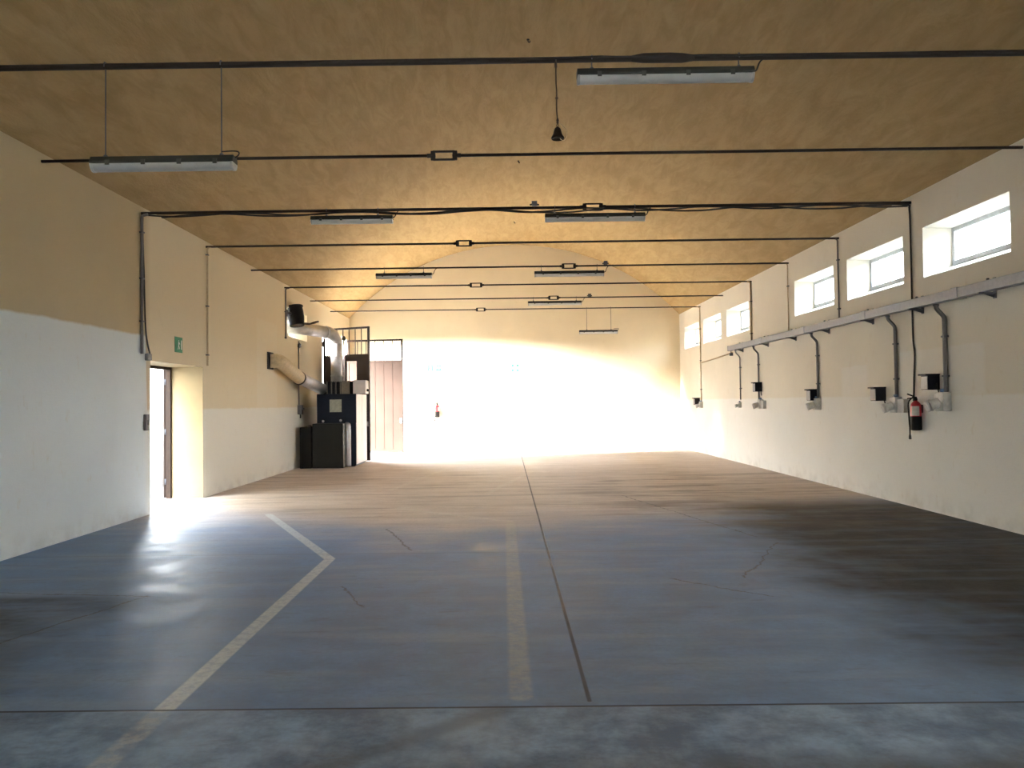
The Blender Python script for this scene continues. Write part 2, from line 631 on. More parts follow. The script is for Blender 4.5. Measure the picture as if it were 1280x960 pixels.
mb = MB()
inner, outer = arc_pts(RAD), arc_pts(RAD + .35)
for pts, flip in ((inner, False), (outer, True)):
    rows = []
    NY = 16
    for (x, z) in pts:
        rows.append([mb.b.verts.new((x, YB - .4 + (YE - YB + .8) * j / NY, z)) for j in range(NY + 1)])
    for i in range(len(rows) - 1):
        for j in range(NY):
            f = mb.b.faces.new((rows[i][j], rows[i + 1][j], rows[i + 1][j + 1], rows[i][j + 1]))
            f.smooth = True
structure(mb.build('ceiling', M_VAULT, fix=False))


def end_wall(name, y, thick, mat):
    out = [(XL - TL, -.05), (XR + TR, -.05), (XR + TR, SPRING)] + arc_pts(RAD + .3) + [(XL - TL, SPRING)]
    mb = MB()
    mb.prism(out, 1, y, y + thick)
    return structure(mb.build(name, mat))


end_wall('wall_far', YE, .4, M_END)
# wall behind the viewer, with an unseen gateway added to let sky light in
mb = MB()
gx0, gx1, gz = -1.8, 2.6, 3.2
mb.box((XL - TL, YB - .4, -.05), (gx0, YB, SPRING))
mb.box((gx1, YB - .4, -.05), (XR + TR, YB, SPRING))
mb.box((gx0, YB - .4, gz), (gx1, YB, SPRING))
mb.prism([(XL - TL, SPRING), (XR + TR, SPRING)] + arc_pts(RAD + .3), 1, YB - .4, YB)
structure(mb.build('wall_back', M_BACK))

mb = MB()
mb.box((XL - .02, YB - .1, -.05), (XR + .02, YE + .05, 0))
mb.box((XL - TL, DOOR_Y[0], -.05), (XL - .02, DOOR_Y[1], 0))
mb.box((XL - TL, GATE_Y[0], -.05), (XL - .02, GATE_Y[1], 0))
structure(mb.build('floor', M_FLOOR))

mb = MB()
mb.box((-70, -40, -.35), (70, 90, -.06))
structure(mb.build('ground', M_OUT))


# unseen block added in the yard to keep low sun off the side door
mb = MB()
mb.box((-17, -12, -.06), (-12.5, 17.6, 12.0))
mb.prism([(-17.4, 12.0), (-12.1, 12.0), (-14.75, 13.3)], 1, -12.3, 17.9)
structure(mb.build('sun_blocker', M_OUTER))


def window(i, xin, sgn, y0, bars=False):
    o = win_open(y0)
    xo = xin + sgn * ((TR if sgn > 0 else TL) - .10)
    k = ((TR if sgn > 0 else TL) - .10) / (TR if sgn > 0 else TL)
    ya, yb = o[0] + .13 * k, o[1] - .13 * k
    za, zb = 3.41 + .21 * k, 4.15 - .05 * k
    mb = MB()
    w = .055
    x0, x1 = sorted((xo - sgn * .05, xo))
    e = .012
    mb.box((x0, ya - e, za - e), (x1, yb + e, za + w), .004)
    mb.box((x0, ya - e, zb - w), (x1, yb + e, zb + e), .004)
    mb.box((x0, ya - e, za + w), (x1, ya + w, zb - w), .004)
    mb.box((x0, yb - w, za + w), (x1, yb + e, zb - w), .004)
    if bars:
        ym = (ya + yb) / 2
        mb.box((x0, ym - .03, za + w), (x1, ym + .03, zb - w), .003)
        zm = za + (zb - za) * .52
        mb.box((x0 + .004, ya + w, zm - .03), (x1 - .004, yb - w, zm + .03), .003)
    f = structure(mb.build('window_%d' % i, M_FRAME))
    g = MB()
    xm = (x0 + x1) / 2
    g.box((xm - .003, ya + w - .01, za + w - .01), (xm + .003, yb - w + .01, zb - w + .01))
    g.build('pane', M_GLASS, f)
    lt = MB()
    lt.box((x0 - .02 if sgn > 0 else x1, ya + .02, za + .01), (x0 if sgn > 0 else x1 + .02, ya + .08, za + .06), .004)
    lt.build('catch', M_KNOB, f)


for i, y0 in enumerate(RW):
    window(i + 1, XR, 1, y0)
window(len(RW) + 1, XL, -1, LW, True)

# side door, standing open against the outer edge of its deep opening
xo = XL - TL
mb = MB()
mb.box((xo + .0, DOOR_Y[1] - .055, 0), (xo + .085, DOOR_Y[1] - .001, DOOR_Z - .001), .005)
mb.box((xo + .0, DOOR_Y[0] + .001, 0), (xo + .085, DOOR_Y[0] + .055, DOOR_Z - .001), .005)
mb.box((xo + .0, DOOR_Y[0] + .050, DOOR_Z - .05), (xo + .085, DOOR_Y[1] - .050, DOOR_Z - .001), .005)
d1 = structure(mb.build('door_1', M_WOODDOOR))
mb = MB()
R_ = Matrix.Translation(V((xo - .03, DOOR_Y[1] - .01, 0))) @ Matrix.Rotation(math.radians(118), 4, 'Z')
mb.box((.0, -.025, .012), (1.0, .025, DOOR_Z - .03), .006, R_)
mb.box((.12, .024, 1.25), (.88, .032, DOOR_Z - .25), .004, R_)
mb.box((.12, .024, .2), (.88, .032, 1.05), .004, R_)
mb.build('door_leaf', M_WOODDOOR, d1)
for z in (.3, 1.2, 2.1):
    mb = MB()
    mb.tube([(xo - .01, DOOR_Y[1] - .055, z - .05), (xo - .01, DOOR_Y[1] - .055, z + .05)], .014, 8)
    mb.build('hinge', M_BRACK, d1)

# ------------------------------------------------------------------ tie rods
rod_info = [
    (828, 73, .026, 'thick dark tie rod nearest the camera, with the bell-shaped pendant hanging from it', .34),
    (555, 198, .018, 'bare iron tie rod second from the camera, its turnbuckle left of the pendant', .26),
    (741, 263, .022, 'iron tie rod wound with sagging black cables, third from the camera', .25),
    (580, 306, .019, 'bare iron tie rod just beyond the cable-wound rod, fourth from the camera', .24),
    (711, 335, .018, 'iron tie rod fifth from the camera, carrying two unlit lamps', .25),
    (595, 357, .018, 'iron tie rod sixth from the camera, passing above the black drum and left window', .26),
    (692, 374, .017, 'iron tie rod seventh from the camera, with a single lamp under it', .24),
    (601, 389, .016, 'thin tie rod farthest from the camera, nearest the far wall', .24),
]
for i, (px, py, r, lab, tl) in enumerate(rod_info):
    y = ROD_Y[i]
    xt = atY(px, py, y).x
    g = thing('tie_rod', lab, 'tie rod', (XC, y, ROD_Z), 'iron tie rods spanning the vault')
    h = tl / 2
    for xa, xb in ((XL - .03, xt - h + .03), (xt + h - .03, XR + .03)):
        mb = MB()
        mb.tube([(xa, y, ROD_Z), (xb, y, ROD_Z)], r, 10)
        mb.build('rod', M_IRON, g)
    mb = MB()
    w = .048
    if i == 0:
        # wrapped flat sleeve with tapered ends
        mb.tube([(xt - h - .1, y, ROD_Z), (xt - h, y, ROD_Z + .004), (xt - h * .4, y, ROD_Z + .004), (xt + h * .4, y, ROD_Z + .004), (xt + h, y, ROD_Z), (xt + h + .1, y, ROD_Z)],
                .03, 12, radii=[.026, .04, .042, .042, .04, .026])
    else:
        for s in (-1, 1):
            mb.box((xt - h, y - .016, ROD_Z + s * w - .011), (xt + h, y + .016, ROD_Z + s * w + .011), .004)
            mb.box((xt + s * h - .028, y - .02, ROD_Z - w - .008), (xt + s * h + .028, y + .02, ROD_Z + w + .008), .01)
            mb.tube([(xt + s * (h + .01), y, ROD_Z), (xt + s * (h + .07), y, ROD_Z)], r + .008, 6)
    mb.build('turnbuckle', M_IRON, g)

# junction boxes riding on three of the rods
for px, py, i, lab in ((668, 262, 2, 'small dark junction box sitting on the cable-wound tie rod'),
                       (757, 332, 4, 'small dark junction box on the fifth tie rod, right of its turnbuckle'),
                       (737, 372, 6, 'small dark junction box on the seventh tie rod, beyond the others')):
    y = ROD_Y[i]
    x = atY(px, py, y).x
    g = thing('junction_box', lab, 'junction box', (x, y, ROD_Z + .02), 'junction boxes on the tie rods')
    mb = MB()
    mb.box((x - .04, y - .035, ROD_Z + .018), (x + .04, y + .035, ROD_Z + .088), .006)
    mb.build('box', M_BRACK, g)
    mb = MB()
    mb.box((x - .044, y - .038, ROD_Z + .088), (x + .044, y + .038, ROD_Z + .098), .004)
    mb.build('lid', M_BRACK, g)
    for s in (-1, 1):
        mb = MB()
        mb.tube([(x + s * .04, y, ROD_Z + .05), (x + s * .07, y, ROD_Z + .045)], .012, 8)
        mb.build('gland', M_CABLE, g)

# ------------------------------------------------------------------ fluorescent lamps
def lamp(i, x0, x1, ytop, label, hang, lead=None, left_lead=False, clips=4):
    """x0,x1,ytop: where the housing shows; it hangs in the plane of rod i"""
    y = ROD_Y[i]
    a, b = atY(x0, ytop, y), atY(x1, ytop, y)
    xa, xb = a.x, b.x
    z = (a.z + b.z) / 2
    ym = y
    g = thing('fluorescent_lamp', label, 'ceiling lamp', ((xa + xb) / 2, ym, z), 'unlit fluorescent lamps under the vault')
    mb = MB()
    prof = [(-.045, .0), (.045, .0), (.062, -.040), (.062, -.062), (-.062, -.062), (-.062, -.040)]
    mb.prism([(ym + p, z + q) for p, q in prof], 0, xa, xb, .004)
    mb.build('housing', M_HOUSE, g)
    mb = MB()
    n = 12
    d = [(ym + .058 * math.cos(PI + PI * k / n), z - .0625 + .060 * math.sin(PI + PI * k / n)) for k in range(n + 1)]
    mb.prism(d, 0, xa + .018, xb - .018, .003)
    df = mb.build('diffuser', M_DIFF, g)
    for s in (0, 1):
        mb = MB()
        xx = xa + .012 if s == 0 else xb - .012
        e = [(ym + .062 * math.cos(PI + PI * k / n), z - .062 + .064 * math.sin(PI + PI * k / n)) for k in range(n + 1)]
        mb.prism(e, 0, xx - .010, xx + .010)
        mb.build('end_cap', M_SOCK, df)
    for k in range(clips):
        xx = xa + (xb - xa) * (k + .5) / clips
        for s in (-1, 1):
            mb = MB()
            mb.box((xx - .018, ym + s * .063 - .005, z - .078), (xx + .018, ym + s * .063 + .005, z - .035), .002)
            mb.build('clip', M_CLIP, g)
    for f in hang:
        mb = MB()
        xx = xa + (xb - xa) * f
        mb.tube([(xx, ym, z - .002), (xx, ym, ROD_Z - .0)], .006, 8)
        mb.lathe([(.016, 0), (.018, .02), (.008, .03)], (xx, ym, z - .001), seg=10)
        mb.tube(smooth_path([(xx, ym - .028, ROD_Z - .01), (xx, ym - .024, ROD_Z + .024), (xx, ym, ROD_Z + .034), (xx, ym + .024, ROD_Z + .024), (xx, ym + .028, ROD_Z - .01)], 4), .005, 6)
        mb.build('hanger', M_BRACK, g)
    mb = MB()
    sx = -1 if left_lead else 1
    xe = xa if left_lead else xb
    if lead == 'loop':
        mb.tube(smooth_path([(xe - sx * .02, ym, z - .02), (xe + sx * .025, ym, z + .005), (xe + sx * .03, ym, z + .035), (xe - sx * .02, ym, z + .045), (xe - sx * .12, ym, z + .04)], 6), .006, 8)
    else:
        mb.tube(smooth_path([(xe - sx * .005, ym, z - .03), (xe + sx * .03, ym, z - .02), (xe + sx * .06, ym, z + (ROD_Z - z) * .5), (xe + sx * .10, ym, ROD_Z - .01)], 6), .007, 8)
    mb.build('lead', M_CABLE, g)
    return g


lamp(0, 721, 941, 86.5, 'largest lamp, close under the nearest tie rod, with pale grey diffuser', (.085, .92))
lamp(0, 116, 294, 196.5, 'lamp on two long thin hangers at upper left, pale diffuser facing the camera', (.09, .905), 'loop')
lamp(2, 389, 491, 270.0, 'dark lamp under the left half of the cable-wound rod', (.19, .82))
lamp(2, 681, 806, 267.0, 'dark lamp under the right half of the cable-wound rod, below its turnbuckle', (.1, .9))
lamp(4, 470, 540, 341.5, 'slim dark lamp under the left half of the fifth tie rod', (.15, .85))
lamp(4, 668, 755, 338.8, 'dark lamp under the fifth tie rod, right of the hall centre', (.1, .9))
lamp(6, 660, 727, 376.3, 'slim dark lamp under the seventh tie rod', (.1, .9))
lamp(7, 724, 772, 412.5, 'small pale lamp hanging low on long wires near the far wall', (.2, .83), 'loop')

# ------------------------------------------------------------------ bell-shaped pendant
y = ROD_Y[0] - .03
p = atY(697, 165, y)
x = p.x
zb = atY(697, 174, y).z
g = thing('bell_pendant', 'small dark bell-shaped pendant on a brown cord from the nearest tie rod', 'pendant', (x, y, zb))
mb = MB()
mb.lathe([(.02, .01), (.052, .0), (.056, .008), (.054, .018), (.044, .030), (.036, .050), (.030, .075), (.024, .092), (.012, .102), (.008, .105)], (x, y, zb), seg=28)
mb.build('bell', M_BRONZE, g)
mb = MB()
mb.tube(smooth_path([(x, y, zb + .10), (x - .008, y, zb + .118), (x, y, zb + .132), (x + .008, y, zb + .118), (x, y, zb + .10)], 5), .003, 6)
mb.lathe([(.004, .0), (.011, .008), (.009, .02), (.012, .03), (.007, .045), (.004, .05)], (x + .001, y, zb + .132), seg=10)
mb.build('hook', M_BRONZE, g)
mb = MB()
mb.tube(smooth_path([(x, y, zb + .175), (x - .006, y, zb + .27), (x - .003, y, zb + .40), (x - .008, y, zb + .50), (x - .006, y, ROD_Z - .01)], 6), .0055, 8)
mb.lathe([(.004, -.012), (.012, -.006), (.012, .006), (.004, .012)], (x - .004, y, zb + .355), seg=10)
mb.lathe([(.006, -.03), (.012, -.02), (.010, .02), (.006, .03)], (x - .007, y, ROD_Z - .055), seg=10)
mb.build('cord', M_WIRE, g)
mb = MB()
mb.tube(smooth_path([(x + .008, y, zb + .150), (x + .045, y, zb + .115), (x + .078, y, zb + .065), (x + .076, y, zb + .02), (x + .05, y, zb - .012), (x + .02, y, zb + .004)], 8), .0028, 6)
mb.build('wire_loop', M_CONDUIT_T, g)

# little hooks left in the vault
for px, py, Y, lab in ((660, 49, 6.2, 'tiny rusty hook in the vault before the nearest tie rod'),
                       (648, 201, 9.6, 'tiny rusty hook in the vault just beyond the second tie rod'),
                       (643, 277, 12.2, 'tiny rusty hook in the vault just beyond the cable-wound rod')):
    d = ray(px, py)
    # meet the vault along this sight line
    tt = 1.0
    while True:
        q = V((0, 0, EYE)) + d * tt
        if (q.x - XC) ** 2 + (q.z - ZC) ** 2 > RAD ** 2:
            break
        tt += .01
    mb = MB()
    mb.tube(smooth_path([(q.x, q.y, q.z + .03), (q.x, q.y, q.z - .03), (q.x + .02, q.y, q.z - .05), (q.x + .03, q.y, q.z - .03)], 5), .008, 8)
    mb.lathe([(.024, 0), (.02, -.012), (.008, -.016)], (q.x, q.y, q.z), seg=10)
    tag(mb.build('ceiling_hook', M_IRON), lab, 'hook', 'small hooks in the vault')

# ------------------------------------------------------------------ cables and conduits
def wavy(x0, x1, y, z, amp, n, ph, r):
    pts = []
    for k in range(n + 1):
        u = k / n
        pts.append((x0 + (x1 - x0) * u, y + .012 * math.cos(k * 1.9 + ph), z - amp * (1 + math.sin(k * 1.57 + ph)) / 2))
    return pts


y = ROD_Y[2]
pA = wavy(XR - .06, XL + .05, y - .028, ROD_Z - .02, .05, 26, .4, .01)
down = [(XL + .035, y - .03, ROD_Z - .08), (XL + .03, y - .02, 4.2), (XL + .03, y + .02, 3.6), (XL + .03, y + .06, 2.9), (XL + .035, y + .12, 2.62), (XL + .035, y + .20, 2.47)]
mb = MB()
mb.tube(smooth_path(pA + down, 5), .013, 8)
tag(mb.build('power_cable', M_CABLE), 'black cable sagging along the third tie rod and down beside the open side door', 'cable')
pB = wavy(XL + .3, XR - .05, y + .028, ROD_Z - .015, .055, 22, 2.2, .01)
down = [(XR - .02, y + .01, ROD_Z - .1), (XR - .018, y, 4.2), (XR - .018, y, 3.5), (XR - .018, y, 2.6), (XR - .016, y - .03, 2.3), (XR - .018, y, 1.95), (XR - .02, y + .02, 1.60)]
mb = MB()
mb.tube(smooth_path(pB + down, 5), .013, 8)
tag(mb.build('power_cable', M_CABLE), 'black cable along the third tie rod, dropping behind the trunking to the extinguisher', 'cable')
y = ROD_Y[0]
mb = MB()
xa, xb = atY(692, 77, y).x, atY(962, 74, y).x
mb.tube(smooth_path(wavy(xa, xb, y - .03, ROD_Z + .012, .012, 10, .8, .01), 5), .009, 8)
tag(mb.build('power_cable', M_CABLE), 'short black cable lying along the nearest tie rod above the largest lamp', 'cable')


def conduit(name_label, x, y, z_top, z_bot, r, mat, sgn, elbow=True, clips=(), cat='conduit', group='conduits running down from the tie rods'):
    g = thing('wall_conduit', name_label, cat, (x, y, z_bot), group)
    mb = MB()
    pts = [(x, y, z_bot), (x, y, (z_bot + z_top) / 2), (x, y, z_top - .10)]
    if elbow:
        pts = pts[:2] + smooth_path([(x, y, z_top - .12), (x, y, z_top - .05), (x - sgn * .02, y, z_top - .015), (x - sgn * .09, y, z_top)], 5)
    mb.tube(pts, r, 10)
    mb.build('pipe', mat, g)
    for z in clips:
        mb = MB()
        x0, x1 = sorted((x - sgn * (r + .006), x + sgn * (r + .012)))
        mb.box((x0, y - r - .014, z - .012), (x1, y + r + .014, z + .012), .004)
        mb.build('clip', M_BRACK, g)
    return g


xl = XL + .026
xr = XR - .026
conduit('dark thick conduit down the left wall to the side door corner', xl, ROD_Y[2] - .04, ROD_Z - .03, 2.46, .022, M_CONDUIT, -1, True, (4.3, 3.6, 2.95))
conduit('thin brown conduit down the left wall to the far side of the door head', xl, ROD_Y[3], ROD_Z, 2.40, .016, M_CONDUIT_T, -1, True, (4.45, 3.5, 2.6))
conduit('thin conduit on the left wall beside the black drum and small window', xl, ROD_Y[5] + .02, ROD_Z - .01, 3.32, .018, M_CONDUIT, -1, True, (4.0, 3.35))
conduit('thin pale conduit on the right wall from the fourth tie rod to the trunking', xr, ROD_Y[3] + .0, ROD_Z - .0, 3.12, .015, M_CONDUIT, 1, True, (4.2, 3.3))
conduit('thin pale conduit on the right wall from the fifth tie rod to the trunking', xr, ROD_Y[4], ROD_Z, 3.12, .013, M_CONDUIT_T, 1, True, (4.1,))
conduit('conduit on the right wall from the sixth tie rod, beside the blank bay', xr, ROD_Y[5], ROD_Z, 3.10, .022, M_CONDUIT_T, 1, True, (4.1, 3.3))
conduit('thin conduit from the last tie rod down to the washed-out socket', xr, ROD_Y[7], ROD_Z, 1.62, .017, M_CONDUIT_T, 1, True, (3.9, 2.9, 2.0))
mb = MB()
mb.tube([(xr - .01, ROD_Y[7] + .02, 2.83), (xr - .01, 22.4, 2.87), (xr - .01, 20.7, 2.93)], .02, 8)
tag(mb.build('wall_conduit', M_CONDUIT_T), 'pale conduit running along the right wall beyond the end of the trunking', 'conduit')

# ------------------------------------------------------------------ trunking with its drops
TZ = 3.03
g = thing('cable_trunking', 'long grey metal cable trunking on brackets along the right wall', 'cable trunking', (XR - .13, 12, TZ))
mb = MB()
tx0, tx1 = XR - .20, XR - .07
y0, y1 = 5.0, 20.55
n = 6
ys = [y0 + (y1 - y0) * k / n for k in range(n + 1)]
for k in range(n):
    s = MB()
    s.box((tx0, ys[k] + .002, TZ - .065), (tx1, ys[k + 1] - .002, TZ + .065), .006)
    s.build('section', M_TRUNK, g)
for k in range(1, n):
    s = MB()
    s.box((tx0 - .008, ys[k] - .07, TZ - .074), (tx1 + .004, ys[k] + .07, TZ + .074), .005)
    s.build('joint_cover', M_TRUNK, g)
s = MB()
s.box((tx0 - .006, y1, TZ - .072), (tx1 + .004, y1 + .03, TZ + .072), .005)
s.build('end_cap', M_TRUNK, g)
for px in (1232, 1143, 1082, 1028, 987, 953, 922, 1330):
    yb = atX(px, 400, XR - .13).y
    s = MB()
    s.box((tx0 - .02, yb - .022, TZ - .088), (XR - .0005, yb + .022, TZ - .066), .004)
    s.box((XR - .012, yb - .03, TZ - .145), (XR - .0005, yb + .03, TZ + .12), .003)
    s.prism([(XR - .012, TZ - .135), (XR - .012, TZ - .088), (tx0 + .06, TZ - .088)], 1, yb - .006, yb + .006)
    s.tube([(tx1 - .02, yb, TZ - .07), (tx1 - .02, yb, TZ + .11)], .008, 8)
    s.lathe([(.016, 0), (.018, .012), (.018, .03), (.012, .036)], (tx1 - .02, yb, TZ + .075), seg=10)
    s.build('bracket', M_BRACK, g)
s = MB()
yb = atX(913, 441, XR - .13).y
s.tube([(tx0 + .06, yb - .1, TZ - .06), (tx0 + .06, yb - .1, TZ - .12)], .012, 8)
s.box((tx0 + .02, yb - .15, TZ - .20), (tx0 + .10, yb - .06, TZ - .12), .006)
s.build('tap_off_box', M_BRACK, g)

drops = [
    (925, 1.66, 'drop conduit second from the far end of the trunking, to a small pale socket', M_CONDUIT, .017),
    (948, 1.62, 'drop conduit behind the black box beside the round grey socket', M_CONDUIT, .021),
    (1022, 1.68, 'drop conduit from the trunking under the third window, to a blue-grey socket', M_CONDUIT, .024),
    (1120, 1.64, 'drop conduit just left of the long black cable on the right wall', M_CONDUIT, .026),
    (1182, 1.70, 'nearest drop conduit, right of the extinguisher, under the first window', M_CONDUIT, .030),
]
for px, zb, lab, mat, r in drops:
    yb = atX(px, 450, XR - .03).y
    g = thing('drop_conduit', lab, 'conduit', (XR - .04, yb, zb), 'drop conduits below the trunking')
    s = MB()
    s.tube([(XR - .034, yb, zb), (XR - .034, yb, 2.2)] + smooth_path([(XR - .034, yb, 2.70), (XR - .045, yb, 2.78), (XR - .13, yb, 2.88), (XR - .145, yb, 2.93), (XR - .145, yb, 2.952)], 5), r, 12)
    s.build('pipe', mat, g)
    s = MB()
    s.lathe([(r + .006, 0), (r + .010, .008), (r + .010, .022), (r + .005, .026)], (XR - .145, yb, 2.924), seg=12)
    s.build('gland', M_BRACK, g)
    for z in (2.5, 1.95):
        s = MB()
        s.box((XR - .034 - r - .004, yb - r - .012, z - .012), (XR + .003, yb + r + .012, z + .012), .004)
        s.build('clip', M_BRACK, g)

# ------------------------------------------------------------------ wall boxes and sockets on the right wall
def copy_tree(o, parent=None):
    c = o.copy()
    COL.objects.link(c)
    c.parent = parent
    for ch in o.children:
        copy_tree(ch, c)
    return c


def wall_box():
    g = thing('outlet_box', '', 'outlet box', (0, 0, 0), 'black outlet boxes on the right wall')
    s = MB()
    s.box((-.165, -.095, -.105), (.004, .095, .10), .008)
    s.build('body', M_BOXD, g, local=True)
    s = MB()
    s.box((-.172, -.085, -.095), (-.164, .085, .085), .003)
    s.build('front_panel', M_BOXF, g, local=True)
    s = MB()
    s.box((-.205, -.105, .098), (.003, .105, .122), .006)
    s.build('lid', M_BOXD, g, local=True)
    s = MB()
    s.tube(smooth_path([(-.05, -.09, -.04), (-.05, -.125, -.02), (-.05, -.13, -.08), (-.03, -.12, -.16), (-.02, -.10, -.20)], 6), .009, 8)
    s.build('lead', M_CABLE, g, local=True)
    return g


def socket_set(two=False):
    g = thing('wall_socket', '', 'socket', (0, 0, 0), 'round industrial sockets on the right wall')
    s = MB()
    s.box((-.105, -.095, -.12), (.004, .095, .12), .012)
    s.build('back_box', M_SOCK, g, local=True)
    s = MB()
    s.lathe([(.060, 0), (.064, .02), (.064, .09), (.075, .095), (.075, .125), (.066, .13), (.066, .11)], (-.10, .02, -.01), (-1, .1, -.35), 24)
    c = s.build('socket_sleeve', M_SOCKL, g, local=True)
    s = MB()
    s.lathe([(.05, 0), (.072, .004), (.072, .018), (.055, .026)], (-.226, .033, -.056), (-1, .1, -.35), 24)
    s.build('lid', M_SOCKL, c, local=True)
    s = MB()
    s.lathe([(.030, 0), (.034, .01), (.034, .035), (.026, .045)], (-.05, 0, .118), (0, 0, 1), 14)
    s.build('gland', M_SOCKB, g, local=True)
    if two:
        s = MB()
        s.box((-.085, -.29, -.12), (.004, -.10, .09), .01)
        s.build('switch_box', M_SOCK, g, local=True)
    return g


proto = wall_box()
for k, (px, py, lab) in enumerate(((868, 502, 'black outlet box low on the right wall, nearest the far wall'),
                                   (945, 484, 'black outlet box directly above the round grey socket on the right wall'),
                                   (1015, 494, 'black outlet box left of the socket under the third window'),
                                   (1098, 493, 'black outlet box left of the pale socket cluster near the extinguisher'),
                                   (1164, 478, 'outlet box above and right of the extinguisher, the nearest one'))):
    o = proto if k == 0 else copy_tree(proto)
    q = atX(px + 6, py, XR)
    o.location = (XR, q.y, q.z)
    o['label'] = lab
pr1, pr2 = socket_set(), socket_set(True)
first = {1: True, 2: True}
for px, py, kind, sc, lab in ((878, 506, 1, .85, 'small washed-out socket at the far end of the right wall'),
                              (926, 506, 1, .62, 'small pale socket at the foot of the thin second drop conduit'),
                              (953, 505, 2, .92, 'round grey socket with a grey box under the black outlet box'),
                              (1024, 505, 1, .95, 'blue-grey socket at the foot of the drop under the third window'),
                              (1124, 506, 2, 1.0, 'pale socket cluster with square grey box, left of the extinguisher'),
                              (1184, 502, 1, 1.1, 'nearest socket on the right wall, right of the extinguisher')):
    src = pr1 if kind == 1 else pr2
    o = src if first[kind] else copy_tree(src)
    first[kind] = False
    q = atX(px, py, XR)
    o.location = (XR, q.y, q.z)
    o.scale = (sc,) * 3
    o['label'] = lab


# ------------------------------------------------------------------ fire extinguishers
def extinguisher(p, wall, label, sc=1.0):
    """p: centre of the cylinder; wall: unit vector pointing into the wall"""
    g = thing('fire_extinguisher', label, 'fire extinguisher', p, 'fire extinguishers on the walls')
    w = V(wall)
    side = V((0, 0, 1)).cross(w)
    s = MB()
    s.lathe([(.05, -.24), (.070, -.235), (.077, -.22), (.077, -.045), (.074, -.03)], (0, 0, 0), seg=24)
    s.build('boot', M_BLACK, g, local=True)
    s = MB()
    s.lathe([(.072, -.06), (.073, -.05), (.073, .10), (.068, .14), (.050, .175), (.028, .19), (.022, .205)], (0, 0, 0), seg=24)
    s.build('cylinder', M_RED, g, local=True)
    s = MB()
    n = 9
    for k in range(n):
        a0, a1 = -1.75 + 1.5 * k / n, -1.75 + 1.5 * (k + 1) / n
        def pt(a, z):
            d = (-w * math.cos(a) + side * math.sin(a)) * .0745
            return (d.x, d.y, z)
        s.quad(pt(a0, -.02), pt(a1, -.02), pt(a1, .12), pt(a0, .12))
    s.build('instruction_label', M_SOCK, g, local=True)
    s = MB()
    s.lathe([(.024, .2), (.026, .21), (.026, .235), (.018, .24), (.018, .26)], (0, 0, 0), seg=14)
    a = -w * .02
    b = -w * .12
    s.tube([(a.x, a.y, .262), (b.x, b.y, .30)], .011, 8)
    s.tube([(a.x, a.y, .242), (b.x, b.y, .235)], .009, 8)
    s.build('valve', M_BLACK, g, local=True)
    s = MB()
    c1 = side * .03 - w * .02
    c2 = side * .11 - w * .05
    c3 = side * .105 - w * .05
    c4 = side * .085 - w * .05
    s.tube(smooth_path([(0, 0, .228), (c1.x, c1.y, .25), (c2.x, c2.y, .17), (c3.x, c3.y, -.02), (c4.x, c4.y, -.22), (c4.x, c4.y, -.32)], 6), .011, 8)
    s.lathe([(.012, 0), (.018, -.03), (.020, -.07), (.012, -.075)], (c4.x, c4.y, -.30), seg=10)
    s.build('hose', M_CABLE, g, local=True)
    s = MB()
    m = Matrix.Translation(w * .08)
    hw = abs(side.x) * .04 + abs(w.x) * .012, abs(side.y) * .04 + abs(w.y) * .012
    c = w * .078
    s.box((c.x - hw[0], c.y - hw[1], .02), (c.x + hw[0], c.y + hw[1], .14), .003)
    s.build('bracket', M_BRACK, g, local=True)
    g.scale = (sc,) * 3
    return g


q = atX(1153, 516, XR)
extinguisher((XR - .085, q.y + .02, q.z - .02), (1, 0, 0), 'red extinguisher with black boot hanging on the right wall below the black cable')
q = atY(547, 514, YE)
extinguisher((q.x, YE - .085, q.z + .02), (0, 1, 0), 'red extinguisher washed out by glare on the far wall')

